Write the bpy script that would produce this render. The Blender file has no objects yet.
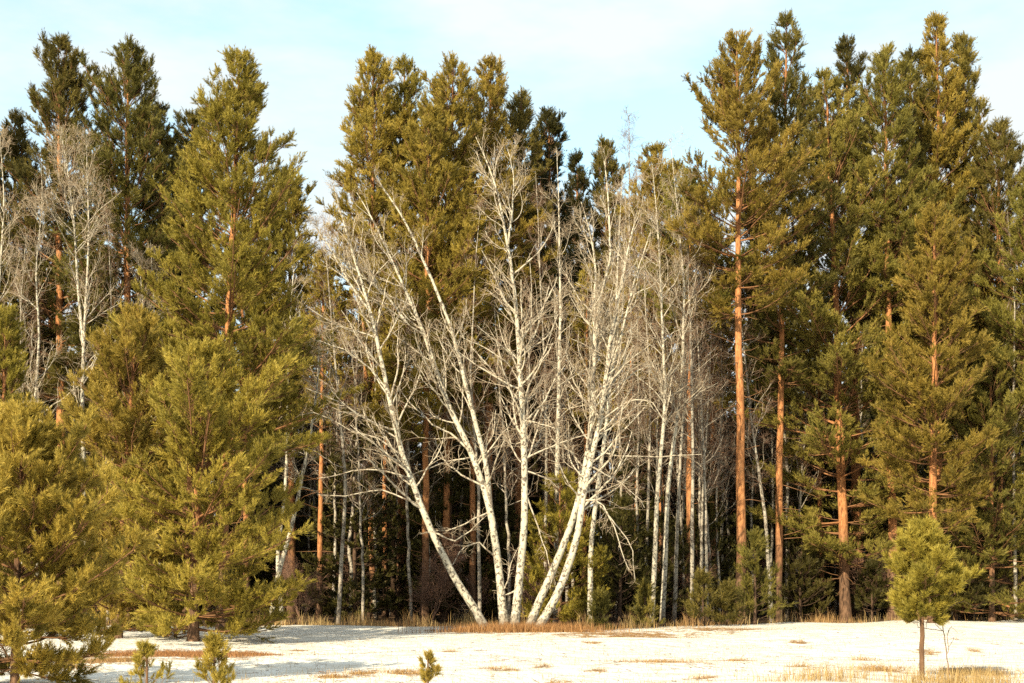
import bpy, math
import numpy as np
C = bpy.context
scene = C.scene
COL = scene.collection
F = 1407.0            # focal length in pixels of the 1024 px wide frame
EYE = 1.7
HZ = 581.0
R = math.radians

# ------------------------------------------------------------------ helpers
def wx(px, Y): return (px - 512.0) / F * Y
def wz(py, Y): return EYE + (HZ - py) / F * Y
def ydist(py): return EYE * F / (py - HZ)

def nrm(v):
    return v / np.maximum(np.linalg.norm(v, axis=-1, keepdims=True), 1e-9)

def mesh(name, verts, faces, mat, parent=None, attrs=None, smooth=False):
    """faces: list of int arrays, each (N,3) or (N,4)"""
    me = bpy.data.meshes.new(name)
    verts = np.ascontiguousarray(verts, dtype=np.float32)
    me.vertices.add(len(verts))
    me.vertices.foreach_set('co', verts.ravel())
    idx = np.concatenate([f.ravel() for f in faces]).astype(np.int32)
    tot = np.concatenate([np.full(len(f), f.shape[1], np.int32) for f in faces])
    st = np.concatenate([[0], np.cumsum(tot)[:-1]]).astype(np.int32)
    me.loops.add(len(idx)); me.loops.foreach_set('vertex_index', idx)
    me.polygons.add(len(tot)); me.polygons.foreach_set('loop_start', st)
    if smooth:
        me.polygons.foreach_set('use_smooth', np.ones(len(tot), dtype=bool))
    me.update(calc_edges=True)
    for k, a in (attrs or {}).items():
        a = np.ascontiguousarray(a, dtype=np.float32)
        if a.ndim == 1:
            at = me.attributes.new(k, 'FLOAT', 'POINT'); at.data.foreach_set('value', a)
        else:
            at = me.attributes.new(k, 'FLOAT_VECTOR', 'POINT'); at.data.foreach_set('vector', a.ravel())
    me.materials.append(mat)
    o = bpy.data.objects.new(name, me)
    COL.objects.link(o)
    if parent is not None: o.parent = parent
    return o

def thing(name, loc, label, cat, group=None):
    o = bpy.data.objects.new(name, None)
    o.empty_display_size = 0.3
    COL.objects.link(o); o.location = loc
    o['label'] = label; o['category'] = cat
    if group: o['group'] = group
    return o

def copy_tree(root, loc, label, group=None, scale=1.0, rot=0.0):
    r = root.copy(); COL.objects.link(r)
    r.location = loc; r.rotation_euler = (0, 0, rot); r.scale = (scale,) * 3
    r['label'] = label
    if group: r['group'] = group
    for ch in list(root.children):
        c = ch.copy(); COL.objects.link(c); c.parent = r
        for g in list(ch.children):
            d = g.copy(); COL.objects.link(d); d.parent = c
    return r

def resample(pts, K, smooth=2):
    """pixel or world control points -> K evenly spaced points on a rounded path"""
    p = np.asarray(pts, float)
    n = 60
    def lin(p, K):
        d = np.concatenate([[0], np.cumsum(np.linalg.norm(np.diff(p, axis=0), axis=1))])
        t = np.linspace(0, d[-1], K)
        return np.stack([np.interp(t, d, p[:, i]) for i in range(p.shape[1])], 1)
    q = lin(p, n)
    for _ in range(smooth * 3):
        q[1:-1] = (q[:-2] + 2 * q[1:-1] + q[2:]) / 4
    return lin(q, K)

def tubes(P, Rd, S, lvl=0.0):
    """P (B,K,3) centre lines, Rd (B,K) radii -> verts, quads, attributes"""
    B, K, _ = P.shape
    T = nrm(np.gradient(P, axis=1))
    ref = np.where(np.abs(T[:, :1, 2:3]) > 0.8, np.array([1., 0, 0]), np.array([0, 0, 1.]))
    ref = np.broadcast_to(ref, T.shape)
    U = nrm(np.cross(T, ref)); V = np.cross(T, U)
    a = np.arange(S) / S * 2 * np.pi
    ring = U[:, :, None] * np.cos(a)[:, None] + V[:, :, None] * np.sin(a)[:, None]
    verts = P[:, :, None] + ring * Rd[:, :, None, None]
    ln = np.concatenate([np.zeros((B, 1)), np.cumsum(np.linalg.norm(np.diff(P, axis=1), axis=2), axis=1)], 1)
    tc = np.empty((B, K, S, 3))
    tc[..., 0] = np.cos(a) * Rd[:, :, None]; tc[..., 1] = np.sin(a) * Rd[:, :, None]
    tc[..., 2] = ln[:, :, None] + (np.arange(B) * 7.31 % 50)[:, None, None] * (B > 1)
    b = np.arange(B)[:, None, None] * K * S
    k = np.arange(K - 1)[None, :, None] * S
    s = np.arange(S)[None, None, :]
    s2 = (s + 1) % S
    q = np.stack([b + k + s, b + k + s2, b + k + S + s2, b + k + S + s], -1).reshape(-1, 4)
    n = B * K * S
    return verts.reshape(-1, 3), q, tc.reshape(-1, 3), np.full(n, lvl), np.repeat(Rd.ravel(), S)

def join_tubes(parts):
    off = 0; V = []; Q = []; TC = []; L = []; RR = []
    for v, q, tc, l, r in parts:
        V.append(v); Q.append(q + off); TC.append(tc); L.append(l); RR.append(r); off += len(v)
    return np.concatenate(V), np.concatenate(Q), dict(tc=np.concatenate(TC), lvl=np.concatenate(L), rad=np.concatenate(RR))

# ------------------------------------------------------------------ materials
class NT:
    def __init__(self, name):
        self.m = bpy.data.materials.new(name); self.m.use_nodes = True
        self.t = self.m.node_tree; self.t.nodes.clear()
        self.out = self.t.nodes.new('ShaderNodeOutputMaterial')
    def n(self, typ, **kw):
        nd = self.t.nodes.new(typ)
        for k, v in kw.items():
            if k.startswith('i_'): nd.inputs[k[2:].replace('_', ' ')].default_value = v
            else: setattr(nd, k, v)
        return nd
    def l(self, a, b): self.t.links.new(a, b)
    def attr(self, name): return self.n('ShaderNodeAttribute', attribute_name=name)
    def ramp(self, fac, stops):
        r = self.n('ShaderNodeValToRGB')
        el = r.color_ramp.elements
        while len(el) < len(stops): el.new(0.5)
        for e, (p, c) in zip(el, stops):
            e.position = p; e.color = (*c, 1) if len(c) == 3 else c
        self.l(fac, r.inputs[0]); return r.outputs[0]
    def mix(self, fac, a, b, mode='MIX'):
        m = self.n('ShaderNodeMix', data_type='RGBA', blend_type=mode)
        for s, v in ((m.inputs[0], fac), (m.inputs[6], a), (m.inputs[7], b)):
            if hasattr(v, 'links') or hasattr(v, 'is_linked'): self.l(v, s)
            elif isinstance(v, (int, float)): s.default_value = v
            else: s.default_value = (*v, 1)
        return m.outputs[2]
    def math(self, op, a, b=0.0):
        m = self.n('ShaderNodeMath', operation=op)
        for s, v in ((m.inputs[0], a), (m.inputs[1], b)):
            if hasattr(v, 'is_linked'): self.l(v, s)
            else: s.default_value = v
        return m.outputs[0]
    def noise(self, vec, scale, detail=3, rough=0.55, loc=None):
        if loc is not None:
            mp = self.n('ShaderNodeMapping'); mp.inputs['Scale'].default_value = loc
            self.l(vec, mp.inputs[0]); vec = mp.outputs[0]
        nz = self.n('ShaderNodeTexNoise'); nz.inputs['Scale'].default_value = scale
        nz.inputs['Detail'].default_value = detail; nz.inputs['Roughness'].default_value = rough
        self.l(vec, nz.inputs['Vector']); return nz.outputs[0]
    def bsdf(self, color, rough=0.8, spec=0.2, bump=None, bumpd=0.02, strength=0.6):
        b = self.n('ShaderNodeBsdfPrincipled')
        if hasattr(color, 'is_linked'): self.l(color, b.inputs['Base Color'])
        else: b.inputs['Base Color'].default_value = (*color, 1)
        b.inputs['Roughness'].default_value = rough
        b.inputs['Specular IOR Level'].default_value = spec
        if bump is not None:
            bp = self.n('ShaderNodeBump'); bp.inputs['Strength'].default_value = strength
            bp.inputs['Distance'].default_value = bumpd
            self.l(bump, bp.inputs['Height']); self.l(bp.outputs[0], b.inputs['Normal'])
        return b

def needle_mat(name, dark, mid, lite, trans=0.3):
    t = NT(name)
    v = t.attr('v').outputs['Fac']
    oi = t.n('ShaderNodeObjectInfo').outputs['Random']
    c = t.ramp(v, [(0.0, dark), (0.45, mid), (1.0, lite)])
    hs = t.n('ShaderNodeHueSaturation')
    t.l(t.math('ADD', t.math('MULTIPLY', oi, 0.018), 0.481), hs.inputs['Hue'])
    t.l(c, hs.inputs['Color'])
    tone = t.math('FRACT', t.math('MULTIPLY', oi, 17.3))
    t.l(t.math('ADD', t.math('MULTIPLY', tone, 0.34), 0.80), hs.inputs['Value'])
    b = t.bsdf(hs.outputs[0], 0.55, 0.25)
    tr = t.n('ShaderNodeBsdfTranslucent'); t.l(hs.outputs[0], tr.inputs[0])
    mx = t.n('ShaderNodeMixShader'); mx.inputs[0].default_value = trans
    t.l(b.outputs[0], mx.inputs[1]); t.l(tr.outputs[0], mx.inputs[2])
    t.l(mx.outputs[0], t.out.inputs[0])
    return t.m

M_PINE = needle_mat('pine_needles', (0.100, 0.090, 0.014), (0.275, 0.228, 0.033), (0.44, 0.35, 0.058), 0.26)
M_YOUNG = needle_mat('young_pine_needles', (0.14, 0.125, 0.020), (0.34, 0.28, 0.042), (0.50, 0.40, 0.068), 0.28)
M_DARKPINE = needle_mat('dark_pine_needles', (0.05, 0.05, 0.011), (0.135, 0.12, 0.022), (0.23, 0.19, 0.036), 0.24)  # darker needle tone, given to certain pines and edge spruces
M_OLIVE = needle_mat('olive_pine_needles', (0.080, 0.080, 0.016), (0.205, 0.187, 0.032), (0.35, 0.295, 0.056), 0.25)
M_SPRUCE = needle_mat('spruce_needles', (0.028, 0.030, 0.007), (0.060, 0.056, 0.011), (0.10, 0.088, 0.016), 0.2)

def pine_bark():
    t = NT('pine_bark')
    tc = t.attr('tc').outputs['Vector']
    sep = t.n('ShaderNodeSeparateXYZ'); t.l(tc, sep.inputs[0])
    pl = t.noise(tc, 9, 4, 0.6, (1.6, 1.6, 0.45))
    fine = t.noise(tc, 45, 3, 0.6, (1.5, 1.5, 0.6))
    up = t.math('ADD', sep.outputs[2], t.math('MULTIPLY', t.noise(tc, 0.8, 3), 5.0))
    fac = t.n('ShaderNodeMapRange'); t.l(up, fac.inputs[0])
    fac.inputs[1].default_value = 4.2; fac.inputs[2].default_value = 8.0
    low = t.ramp(pl, [(0.3, (0.035, 0.022, 0.014)), (0.55, (0.15, 0.085, 0.048)), (0.75, (0.24, 0.15, 0.09))])
    hi = t.ramp(pl, [(0.32, (0.17, 0.065, 0.025)), (0.5, (0.42, 0.18, 0.065)), (0.72, (0.56, 0.28, 0.12))])
    c = t.mix(fac.outputs[0], low, hi)
    c = t.mix(t.math('MULTIPLY', fine, 0.35), c, (0.05, 0.03, 0.02))
    thin = t.ramp(t.attr('rad').outputs['Fac'], [(0.022, (1, 1, 1)), (0.06, (0, 0, 0))])
    c = t.mix(t.math('MULTIPLY', thin, 0.75), c, (0.13, 0.075, 0.04))
    b = t.bsdf(c, 0.85, 0.15, pl, 0.04, 0.9)
    t.l(b.outputs[0], t.out.inputs[0]); return t.m
M_PBARK = pine_bark()

def dark_bark():
    t = NT('spruce_bark')
    tc = t.attr('tc').outputs['Vector']
    pl = t.noise(tc, 12, 4, 0.6, (1.6, 1.6, 0.5))
    c = t.ramp(pl, [(0.3, (0.03, 0.02, 0.014)), (0.7, (0.13, 0.08, 0.05))])
    b = t.bsdf(c, 0.9, 0.1, pl, 0.03)
    t.l(b.outputs[0], t.out.inputs[0]); return t.m
M_DBARK = dark_bark()

def birch_bark(name, white, mid, twig):
    t = NT(name)
    tc = t.attr('tc').outputs['Vector']
    lv = t.attr('lvl').outputs['Fac']
    bands = t.noise(tc, 7, 4, 0.65, (1.7, 1.7, 1.5))
    patch = t.noise(tc, 5.5, 3, 0.6, (1.2, 1.2, 0.8))
    dark = t.ramp(t.math('ADD', t.math('MULTIPLY', bands, 0.6), t.math('MULTIPLY', patch, 0.4)),
                  [(0.505, (0, 0, 0)), (0.55, (1, 1, 1))])
    stain = t.noise(tc, 2.0, 3, 0.6)
    w = t.mix(t.ramp(stain, [(0.35, (0, 0, 0)), (0.7, (1, 1, 1))]), white, mid)
    w = t.mix(t.math('MULTIPLY', dark, 0.88), w, (0.06, 0.045, 0.032))
    sp = t.n('ShaderNodeSeparateXYZ'); t.l(tc, sp.inputs[0])
    hgt = t.math('ADD', sp.outputs[2], t.math('MULTIPLY', t.math('SUBTRACT', patch, 0.5), 2.2))
    low = t.ramp(hgt, [(0.25, (1, 1, 1)), (0.95, (0, 0, 0))])
    thick = t.math('GREATER_THAN', t.attr('rad').outputs['Fac'], 0.06)
    w = t.mix(t.math('MULTIPLY', t.math('MULTIPLY', low, thick), 0.75), w, (0.10, 0.075, 0.055))
    c = t.mix(lv, w, twig)
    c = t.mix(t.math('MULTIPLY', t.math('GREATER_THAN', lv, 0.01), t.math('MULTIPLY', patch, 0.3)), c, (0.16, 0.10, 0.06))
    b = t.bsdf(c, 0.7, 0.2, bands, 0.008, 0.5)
    t.l(b.outputs[0], t.out.inputs[0]); return t.m
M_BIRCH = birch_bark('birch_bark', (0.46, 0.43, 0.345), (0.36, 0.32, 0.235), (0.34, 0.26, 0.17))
M_BIRCH2 = birch_bark('shade_toned_birch_bark', (0.36, 0.33, 0.265), (0.25, 0.21, 0.155), (0.16, 0.085, 0.05))  # birch bark with the wood's shade put into its colour; twigs simply browner
M_SHRUB = birch_bark('shrub_bark', (0.20, 0.13, 0.09), (0.15, 0.09, 0.06), (0.19, 0.10, 0.065))

def grass_mat():
    t = NT('dry_grass')
    v = t.attr('v').outputs['Fac']; h = t.attr('red').outputs['Fac']
    a = t.ramp(v, [(0, (0.22, 0.13, 0.05)), (0.5, (0.38, 0.26, 0.10)), (1, (0.52, 0.40, 0.19))])
    r = t.ramp(v, [(0, (0.16, 0.065, 0.025)), (0.5, (0.30, 0.125, 0.045)), (1, (0.40, 0.20, 0.08))])
    c = t.mix(h, a, r)
    b = t.bsdf(c, 0.7, 0.2)
    tr = t.n('ShaderNodeBsdfTranslucent'); t.l(c, tr.inputs[0])
    mx = t.n('ShaderNodeMixShader'); mx.inputs[0].default_value = 0.3
    t.l(b.outputs[0], mx.inputs[1]); t.l(tr.outputs[0], mx.inputs[2])
    t.l(mx.outputs[0], t.out.inputs[0]); return t.m
M_GRASS = grass_mat()

def ground_mat():
    t = NT('snowy_meadow')
    pos = t.n('ShaderNodeNewGeometry').outputs['Position']
    fo = t.attr('forest').outputs['Fac']; li = t.attr('litter').outputs['Fac']
    n1 = t.noise(pos, 1.6, 5, 0.6); n2 = t.noise(pos, 7, 4, 0.6); n3 = t.noise(pos, 30, 3, 0.6)
    lit = t.ramp(n2, [(0.3, (0.11, 0.055, 0.025)), (0.5, (0.24, 0.13, 0.055)), (0.7, (0.38, 0.25, 0.11))])
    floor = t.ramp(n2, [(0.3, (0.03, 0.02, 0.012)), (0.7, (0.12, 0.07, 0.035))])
    snow = t.mix(t.ramp(n1, [(0.35, (0, 0, 0)), (0.75, (1, 1, 1))]), (0.72, 0.71, 0.65), (0.56, 0.53, 0.44))
    base = t.math('ADD', t.math('MULTIPLY', n2, 0.5), t.math('MULTIPLY', n1, 0.5))
    m = t.math('ADD', li, t.math('MULTIPLY', t.math('SUBTRACT', base, 0.5), 3.6))
    lm = t.ramp(m, [(0.66, (0, 0, 0)), (0.84, (1, 1, 1))])
    speck = t.ramp(t.math('ADD', t.math('MULTIPLY', n3, 0.6), t.math('MULTIPLY', n1, 0.4)), [(0.545, (0, 0, 0)), (0.65, (0.85, 0.85, 0.85))])
    c = t.mix(lm, snow, lit)
    c = t.mix(speck, c, (0.40, 0.31, 0.19))
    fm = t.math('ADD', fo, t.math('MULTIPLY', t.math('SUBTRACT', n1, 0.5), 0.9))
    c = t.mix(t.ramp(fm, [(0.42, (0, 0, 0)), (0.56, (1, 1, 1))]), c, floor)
    b = t.bsdf(c, 0.75, 0.2, t.math('ADD', n1, t.math('MULTIPLY', n2, 0.35)), 0.30, 1.0)
    t.l(b.outputs[0], t.out.inputs[0]); return t.m
M_GROUND = ground_mat()

# ------------------------------------------------------------------ ground
def _edge_tab():
    px = np.array([-400, 0, 230, 300, 480, 560, 700, 830, 1024, 1500.])
    yy = np.array([52, 52, 53, 53.5, 51, 50.5, 53.5, 58, 62, 66.])
    return (px - 512) / F * yy, yy
_EX, _EY = _edge_tab()
def edge(x): return np.interp(x, _EX, _EY)

rs = np.random.default_rng(5)
_wv = [(rs.uniform(0.15, 1.3), rs.uniform(0, 6.28), rs.uniform(0, 6.28)) for _ in range(14)]
def gz(x, y):
    x = np.asarray(x, float); y = np.asarray(y, float)
    z = np.zeros(np.broadcast(x, y).shape)
    for k, a, p in _wv:
        z = z + 0.020 / (0.4 + k) * np.sin(k * (x * math.cos(a) + y * math.sin(a)) + p)
    near = np.clip((y - 12) / 8, 0, 1)
    return z * near

# patches of litter showing through the snow: (px, py, half width px, half height px)
LITTER = [(660, 662, 42, 2.0), (735, 660, 16, 1.5), (600, 671, 10, 1.2), (500, 670, 22, 1.4), (545, 668, 10, 1.2),
          (405, 674, 26, 3.0), (362, 675, 18, 3.0), (330, 678, 20, 2.0), (200, 656, 56, 5.0, 1.5), (140, 655, 55, 4, 1.3), (110, 664, 40, 2, 1.2), (258, 653, 22, 1.6, 1.2), (975, 650, 8, 1.2),
          (930, 651, 12, 1.6), (860, 656, 14, 1.0), (800, 668, 14, 1.0), (700, 676, 14, 1.2), (560, 678, 18, 1.3),
          (880, 672, 26, 3), (970, 674, 40, 4), (60, 668, 40, 3), (630, 634, 80, 2.5), (720, 630, 60, 2.2), (510, 630, 70, 4.0), (590, 645, 12, 0.8),
          (800, 640, 10, 0.8), (450, 655, 9, 0.9), (300, 648, 12, 0.8)]
def litter(x, y):
    L = np.zeros_like(x)
    yy = np.maximum(y, 5.0)
    for (px, py, hw, hh, *wt) in LITTER:
        Y0 = ydist(py); X0 = wx(px, Y0)
        sx = hw / F * Y0; sy = abs(ydist(py - hh) - Y0)
        L = np.maximum(L, (wt[0] if wt else 1.0) * np.exp(-(((x - X0) / sx) ** 2 + ((yy - Y0) / sy) ** 2) * 0.5))
    return L

def axis(lo, hi, step, far_lo, far_hi):
    a = np.arange(lo, hi + 1e-6, step)
    l = [lo]; s = step
    while l[-1] > far_lo: s *= 1.45; l.append(l[-1] - s)
    r = [hi]; s = step
    while r[-1] < far_hi: s *= 1.45; r.append(r[-1] + s)
    return np.concatenate([np.array(l[:0:-1]), a, np.array(r[1:])])
gx = axis(-22, 26, 0.22, -1500, 1500); gy = axis(16, 68, 0.2, -400, 2500)
GX, GY = np.meshgrid(gx, gy)
GZ = gz(GX, GY)
n1, n0 = GX.shape
ii = (np.arange(n1 - 1)[:, None] * n0 + np.arange(n0 - 1)[None]).reshape(-1)
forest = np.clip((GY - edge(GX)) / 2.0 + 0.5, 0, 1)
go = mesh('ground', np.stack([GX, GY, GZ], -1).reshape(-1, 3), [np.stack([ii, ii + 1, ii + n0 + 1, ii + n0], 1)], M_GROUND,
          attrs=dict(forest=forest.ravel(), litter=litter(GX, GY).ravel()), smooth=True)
go['kind'] = 'structure'; go['label'] = 'open snowy meadow running to the dark forest floor'; go['category'] = 'ground'

# ------------------------------------------------------------------ conifers
def needles(rng, org, d, L, n, nl, nw, v0, spread=(26, 52)):
    """bottle-brush shoots: org (S,3), d (S,3) unit, L (S,) -> single triangle needles"""
    S = len(org)
    u = rng.uniform(0.0, 1.0, (S, n))
    rnd = rng.normal(size=(S, n, 3))
    perp = nrm(np.cross(rnd, d[:, None]))
    th = np.radians(rng.uniform(spread[0], spread[1], (S, n))) * (1.08 - 0.45 * u)
    nd = d[:, None] * np.cos(th)[..., None] + perp * np.sin(th)[..., None]
    root = org[:, None] + d[:, None] * (L[:, None] * u)[..., None]
    ln = nl * rng.uniform(0.75, 1.2, (S, n))
    side = nrm(np.cross(nd, rng.normal(size=(S, n, 3)))) * (nw * 0.5)
    tip = root + nd * ln[..., None]
    v = np.stack([root - side, root + side, tip], 2).reshape(-1, 3)
    vv = np.clip(np.repeat(v0, n * 3).reshape(S, n, 3) + rng.normal(0, 0.10, (S, n, 1)), 0, 1).ravel()
    return v, vv

def conifer_geo(rng, H, trunk_xy, cb, Rc, tr, shape='pine', nl=0.13, nw=0.03, nn=13, tw=4.5, sh=5, shl=0.24,
                whorl=0.5, per=5, gap=0.12, dead=10, side=None, low=-8.0, top_el=58.0, tl=1.0):
    """returns (trunk parts, needle verts, v). trunk_xy(t) -> xy offset"""
    K = 16
    t = np.linspace(0, 1, K)
    cs = float(np.clip(H / 6, 0.18, 1))
    P = np.zeros((1, K, 3)); P[0, :, :2] = trunk_xy(t); P[0, :, 2] = -0.2 + t * (H + 0.2)
    wob = rng.normal(0, 0.012 * H / 10, (K, 2)); wob[0] = 0
    P[0, :, :2] += wob
    rad = tr * (1 - t) ** 0.72 + 0.012
    rad[0] *= 1.3
    parts = [tubes(P, rad[None], 12)]
    zs = np.arange(cb, H - 0.45 * cs, whorl)
    zr = np.repeat(zs, per); jit = 0.12 + 0.30 * np.clip((zr - cb) / (H - cb), 0, 1)
    bz = zr + rng.uniform(-1, 1, len(zr)) * whorl * jit + np.repeat(rng.uniform(-.2, .2, len(zs)), per) * whorl
    keep = rng.random(len(bz)) > gap
    bz = np.clip(bz[keep], cb * 0.9, H - 0.35 * cs); B = len(bz)
    tt = np.clip((bz - cb) / (H - cb), 0, 1)
    if shape == 'pine':
        prof = np.minimum(1, ((tt + 0.12) / 0.35)) ** 0.6 * (1 - tt) ** rng.uniform(0.5, 0.78) * 1.25
    elif shape == 'cone':
        prof = (1 - tt) ** 0.76
    elif shape == 'young':
        prof = np.minimum(1, ((tt + 0.06) / 0.26)) ** 0.75 * (1 - tt) ** 0.80 * 1.2
    elif shape == 'oval':
        prof = np.minimum(1, ((tt + 0.10) / 0.30)) ** 0.6 * (1 - tt ** 2.2) ** 0.75
    az = rng.uniform(0, 2 * np.pi, B)
    L = max(Rc - 0.30 * cs, Rc * 0.5) * prof * np.exp(rng.normal(0, 0.22, B)) + 0.16 * cs
    lob = 1 + 0.16 * np.sin(3 * az + bz * 1.3) + 0.12 * np.sin(2 * az - bz * 2.1)
    L = np.minimum(L * lob, Rc * prof * 1.4 + 0.2 * cs)
    if side is not None:
        L = L * (1 + side[1] * np.cos(az - side[0]))
    el = np.radians(low + (top_el - low) * tt ** 0.9 + rng.normal(0, 8, B))
    L = np.minimum(L, np.maximum(H - 0.35 * cs - bz, 0.02) / np.maximum(np.sin(el) + 0.3, 0.25) * rng.uniform(0.45, 0.9, B) + 0.10 * cs)
    if shape == 'pine' and H > 8:      # a few boughs turn up into side leaders
        c = np.where((tt > .42) & (tt < .85))[0]; c = rng.choice(c, min(len(c), 9), replace=False)
        el[c] = np.radians(rng.uniform(58, 76, len(c))); L[c] = np.minimum((H - bz[c]) * rng.uniform(.4, .72, len(c)), Rc * 0.85)
    curv = rng.uniform(0.12, 0.42, B) * L * np.where(el > 0.98, 0.15, 1.0)
    hd = np.stack([np.cos(az), np.sin(az), np.zeros(B)], 1)
    base = np.stack([np.interp(bz, P[0, :, 2], P[0, :, i]) for i in range(3)], 1)
    def at(i, s):
        s = np.asarray(s)
        return base[i] + hd[i] * (L[i] * np.cos(el[i]) * s)[..., None] + np.array([0, 0, 1.]) * (L[i] * np.sin(el[i]) * s + curv[i] * s * s)[..., None]
    def tan(i, s):
        return nrm(hd[i] * (L[i] * np.cos(el[i]))[..., None] + np.array([0, 0, 1.]) * (L[i] * np.sin(el[i]) + 2 * curv[i] * s)[..., None])
    s6 = np.linspace(0, 0.97, 6)
    ib = np.repeat(np.arange(B)[:, None], 6, 1)
    BP = at(ib, np.repeat(s6[None], B, 0)) + rng.normal(0, 0.02, (B, 6, 3)) * np.linspace(0, 1, 6)[None, :, None]
    br = (0.008 * cs + 0.010 * L)[:, None] * np.linspace(1, 0.3, 6)[None]
    parts.append(tubes(BP, np.minimum(br, tr * 0.45), 4))
    # side twigs
    n2 = np.maximum(3, (L * tw).astype(int))
    bi = np.repeat(np.arange(B), n2); T = len(bi)
    s2 = rng.uniform(0.14, 1.0, T) ** 0.8
    p2 = at(bi, s2); t2 = tan(bi, s2)
    sgn = np.where(rng.random(T) < 0.5, -1, 1.0)
    sidev = nrm(np.cross(t2, np.array([0, 0, 1.]))) * sgn[:, None]
    ang = np.radians(rng.uniform(20, 62, T))
    d2 = nrm(t2 * np.cos(ang)[:, None] + sidev * np.sin(ang)[:, None] + np.array([0, 0, 1.]) * rng.normal(0.18, 0.22, T)[:, None])
    l2 = (0.20 * cs + 0.36 * L[bi] * (1.12 - s2)) * rng.uniform(0.6, 1.2, T) * tl
    TP = np.stack([p2, p2 + d2 * l2[:, None] * 0.5, p2 + d2 * l2[:, None] + np.array([0, 0, 0.06])], 1)
    parts.append(tubes(TP, np.full((T, 3), 1.0) * np.array([0.008, 0.006, 0.004]) * cs, 3))
    # tip shoots follow the branch itself too
    k2 = np.repeat(np.arange(T), sh); S = len(k2)
    g = nrm(d2 * 0.7 + np.array([0, 0, 1.]) * rng.uniform(0.1, 1.0, T)[:, None] + rng.normal(0, 0.22, (T, 3)))
    u = rng.uniform(0.45, 1.0, S)
    org = p2[k2] + d2[k2] * (l2[k2] * u)[:, None]
    sd = nrm(g[k2] + rng.normal(0, 0.27, (S, 3)))
    sl = shl * 1.35 * rng.uniform(0.5, 1.2, S) * rng.uniform(0.7, 1.25, T)[k2]
    tvar = rng.uniform(0.15, 0.8, B)[bi][k2] * 0.55 + rng.uniform(0.0, 0.95, T)[k2] * 0.45
    # leader
    lead = np.stack([np.interp(np.linspace(H - 0.6 * cs, H - shl, 4), P[0, :, 2], P[0, :, i]) for i in range(3)], 1)
    org = np.concatenate([org, lead]); sd = np.concatenate([sd, np.tile([[0, 0, 1.]], (4, 1))]); sl = np.concatenate([sl, np.full(4, shl)])
    tvar = np.concatenate([tvar, np.full(4, 0.5)])
    NV, vv = needles(rng, org, sd, sl, nn, nl, nw, tvar)
    # dead, needle-free boughs under the crown
    if dead and cb > 2.5:
        D = dead
        dz = rng.uniform(max(1.5, cb * 0.35), cb, D); da = rng.uniform(0, 6.28, D)
        dl = rng.uniform(0.5, 1.9, D)
        b0 = np.stack([np.interp(dz, P[0, :, 2], P[0, :, i]) for i in range(3)], 1)
        ss = np.linspace(0, 1, 6)
        dd = np.stack([np.cos(da), np.sin(da), rng.uniform(-0.35, 0.35, D)], 1)
        DP = b0[:, None] + dd[:, None] * (dl[:, None] * ss)[..., None] + np.cumsum(rng.normal(0, 0.05, (D, 6, 3)), 1) * ss[None, :, None]
        parts.append(tubes(DP, np.linspace(0.022, 0.006, 6)[None].repeat(D, 0), 4))
    return parts, NV, vv

def build_conifer(name, loc, geo, label, cat, group, bark, leaf):
    root = thing(name, loc, label, cat, group)
    parts, NV, vv = geo
    v, q, at = join_tubes(parts)
    mesh('trunk', v, [q], bark, root, at, smooth=True)
    f = np.arange(len(NV)).reshape(-1, 3)
    mesh('crown', NV, [f], leaf, root, dict(v=vv))
    return root

SEED = [100]
def pine(px, Y, tpx, tpy, cbpy, hw, label, group=None, leaf=None, bark=None, name='pine_tree', cat='pine', tr=None, lod=None, **kw):
    SEED[0] += 1
    rng = np.random.default_rng(SEED[0])
    x0 = wx(px, Y); H = wz(tpy, Y); cb = max(0.05 * H if H < 5 else 0.3, wz(cbpy, Y)); dx = wx(tpx, Y) - x0
    Rc = hw / F * Y * (1.24 if lod is None and name == 'pine_tree' else 1.0)
    def path(t):
        o = np.zeros((len(t), 2)); o[:, 0] = dx * (0.6 * t + 0.4 * t * t); o[:, 1] = 0; return o
    if tr is None: tr = 0.0095 * H
    base = dict(nl=0.115, nw=0.020, nn=24, tw=7.2, sh=7, shl=0.27, per=9, whorl=0.60)
    if lod == 'near': base = dict(nl=0.085, nw=0.011, nn=40, tw=15.0, sh=7, shl=0.19, whorl=0.20, per=7, tl=1.0)
    if lod == 'mid': base = dict(nl=0.105, nw=0.016, nn=28, tw=7.5, sh=7, shl=0.25, whorl=0.46, per=9)
    base.update(kw)
    g = conifer_geo(rng, H, path, cb, Rc, tr, **base)
    return build_conifer(name, (x0, Y, float(gz(x0, Y))), g, label, cat, group, bark or M_PBARK, leaf or M_PINE)

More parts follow.
